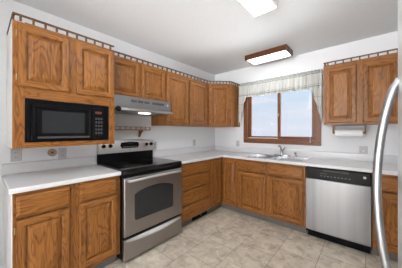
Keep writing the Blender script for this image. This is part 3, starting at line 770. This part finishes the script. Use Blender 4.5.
# ------------------------------------------------------------------ valance
va = thing('window_valance', 'pale checked fabric valance with side tails across the window top', 'curtain', (1.31, -0.05, 2.19))
vx0, vx1 = 0.648, 1.975
def cloth(name, ufun, nu, nv, thick=0.003):
    """ufun(u, v) -> point; uv kept for the checks"""
    bm = bmesh.new(); uvl = bm.loops.layers.uv.new('UVMap')
    g = [[bm.verts.new(ufun(i/nu, j/nv)) for j in range(nv+1)] for i in range(nu+1)]
    for i in range(nu):
        for j in range(nv):
            f = bm.faces.new((g[i][j], g[i+1][j], g[i+1][j+1], g[i][j+1]))
            for l, (a, c) in zip(f.loops, ((i, j), (i+1, j), (i+1, j+1), (i, j+1))):
                p = ufun(a/nu, c/nv); l[uvl].uv = (p[0], p[2])
    o = obj(name, bm, CLOTH, va, smooth=True, ang=180, keep=True)
    s = o.modifiers.new('thick', 'SOLIDIFY'); s.thickness = thick
    return o
def wav(x, k=1.0): return math.sin(x*95+2*math.sin(x*17))*0.65 + math.sin(x*151+1.3)*0.35
def head(u, v):
    x = vx0+(vx1-vx0)*u; return (x, -0.080-0.016*wav(x*1.5)-0.004*math.sin(v*3), 2.150+0.045*v+0.011*wav(x*1.7)*v)
cloth('header', head, 150, 4)
def body(u, v):
    x = vx0+(vx1-vx0)*u
    return (x, -0.072-(0.014+0.020*v)*(0.8+1.1*wav(x)) - 0.015*math.sin(math.pi*v), 2.155-(2.155-1.925)*v - 0.004*wav(x*1.3)*v)
cloth('swag', body, 170, 12)
def tailf(side):
    def f(u, v):
        w_ = 0.195*(1-0.55*v*v*0.6)
        x = (vx1-w_*u) if side > 0 else (vx0+w_*u)
        zt = 2.150; zb = 1.405+0.515*u
        z = zt+(zb-zt)*v
        return (x, -0.108-0.016*math.sin(u*19)*(0.4+v)-0.010, z)
    return f
cloth('tail', tailf(1), 26, 22); cloth('tail', tailf(-1), 26, 22)
bm = B(); tube(bm, [(vx0-0.002, -0.072, 2.152), (vx1+0.002, -0.072, 2.152)], 0.006, 8)
for x in (vx0+0.003, vx1-0.003): tube(bm, [(x, -0.072, 2.152), (x, -0.0205 if 0.69 < x < 1.945 else -0.001, 2.152)], 0.006, 8)
obj('rod', bm, VINYL, va)
bc = B(); tube(bc, [(1.803, -0.030, 1.96), (1.804, -0.031, 1.6), (1.806, -0.030, 1.17)], 0.0022, 6); lathe(bc, (1.806, -0.030, 1.135), (0, 0, 1), [(0, 0.004), (0.01, 0.007), (0.036, 0.003)], 10)
o = obj('blind_cord', bc, CORDM, None, smooth=True); tag(o, 'thin white pull cord hanging over the right window pane', 'cord')

# ------------------------------------------------------------------ outlets, switch plates
def outlet(F, u, z, label, toggles=0, w=0.072, h=0.115):
    t_ = thing('outlet' if not toggles else 'light_switch', label, 'outlet' if not toggles else 'switch', F.p(u, z, 0.001), 'wall plates along the worktops')
    bm = B(); rings(bm, [frect(F, u-w/2, u+w/2, z-h/2, z+h/2, i, n) for i, n in ((0, 0.0008), (0, 0.004), (0.004, 0.007))]); p = obj('cover_plate', bm, PLATE, t_)
    if toggles:
        for k in range(toggles):
            uu = u+(k-(toggles-1)/2)*0.045
            bm = B(); fbox(bm, F, uu-0.005, uu+0.005, z-0.012, z+0.012, 0.0065, 0.016); obj('toggle', bm, VINYL, t_)
    else:
        for dz in (-0.024, 0.024):
            bm = B(); fbox(bm, F, u-0.016, u+0.016, z+dz-0.014, z+dz+0.014, 0.0066, 0.0085); r_ = obj('socket', bm, PLATE, t_, 0.003)
            for du in (-0.006, 0.006):
                bm = B(); fbox(bm, F, u+du-0.0015, u+du+0.0015, z+dz-0.005, z+dz+0.006, 0.0083, 0.0092); obj('slot', bm, SLOT, r_)
    return t_
outlet(LW, -3.052, 1.085, 'grey wall outlet at the far left end of the short backsplash', w=0.075)
outlet(LW, -2.697, 1.072, 'grey wall outlet beside the round tan disc')
outlet(LW, -1.527, 1.085, 'grey wall outlet just right of the range console')
outlet(LW, -0.637, 1.095, 'grey wall outlet on the left wall near the room corner')
outlet(WW, 0.562, 1.072, 'grey wall outlet between the room corner and the window')
outlet(WW, 2.415, 1.045, 'grey wall switch plate below the paper towel roll', toggles=1, w=0.082, h=0.13)

# ---- round woven disc on the wall
wd = thing('wall_disc', 'small round tan woven disc hung on the wall under the microwave cabinet', 'wall decoration', (0.001, -2.785, 1.086))
bm = B(); lathe(bm, (0.001, -2.785, 1.086), (1, 0, 0), [(0, 0.034), (0.004, 0.039), (0.009, 0.039), (0.012, 0.034), (0.009, 0.028), (0.009, 0.016), (0.012, 0.012)], 28); obj('ring', bm, WICKER, wd, smooth=True)
bm = B(); lathe(bm, (0.0125, -2.785, 1.086), (1, 0, 0), [(0, 0.011), (0.003, 0.009)], 14); obj('centre', bm, RAIL, wd, smooth=True)

# ---- paper towel holder and its roll
ph = thing('paper_towel_holder', 'wooden-armed paper towel holder screwed under the right wall cabinet', 'holder', (2.278, -0.15, ZB))
bm = B(); box(bm, 2.112, 2.442, -0.185, -0.115, ZB-0.014, ZB-0.001); obj('mounting_bar', bm, GREYP, ph, 0.002)
for x in (2.108, 2.434):
    bm = B(); rings(bm, [[(xx, y, z) for y, z in ((-0.185, ZB-0.001), (-0.115, ZB-0.001), (-0.118, 1.33), (-0.128, 1.288), (-0.15, 1.270), (-0.172, 1.288), (-0.182, 1.33))] for xx in (x-0.009, x+0.009)])
    obj('arm', bm, OV, ph, 0.002)
bm = B(); tube(bm, [(2.1172, -0.15, 1.288), (2.4248, -0.15, 1.288)], 0.011, 12); obj('dowel', bm, OH, ph, smooth=True)
bm = B(); K = 32
ring_ = lambda x, r_: [(x, -0.15+r_*math.cos(2*math.pi*k/K), 1.288+r_*math.sin(2*math.pi*k/K)) for k in range(K)]
rings(bm, [ring_(2.13, 0.0125), ring_(2.13, 0.047), ring_(2.41, 0.047), ring_(2.41, 0.0125), ring_(2.13, 0.0125)], False, False)
o = obj('paper_towel_roll', bm, PAPER, None, smooth=True, ang=40); tag(o, 'white paper towel roll hanging under the right wall cabinet', 'paper towels')
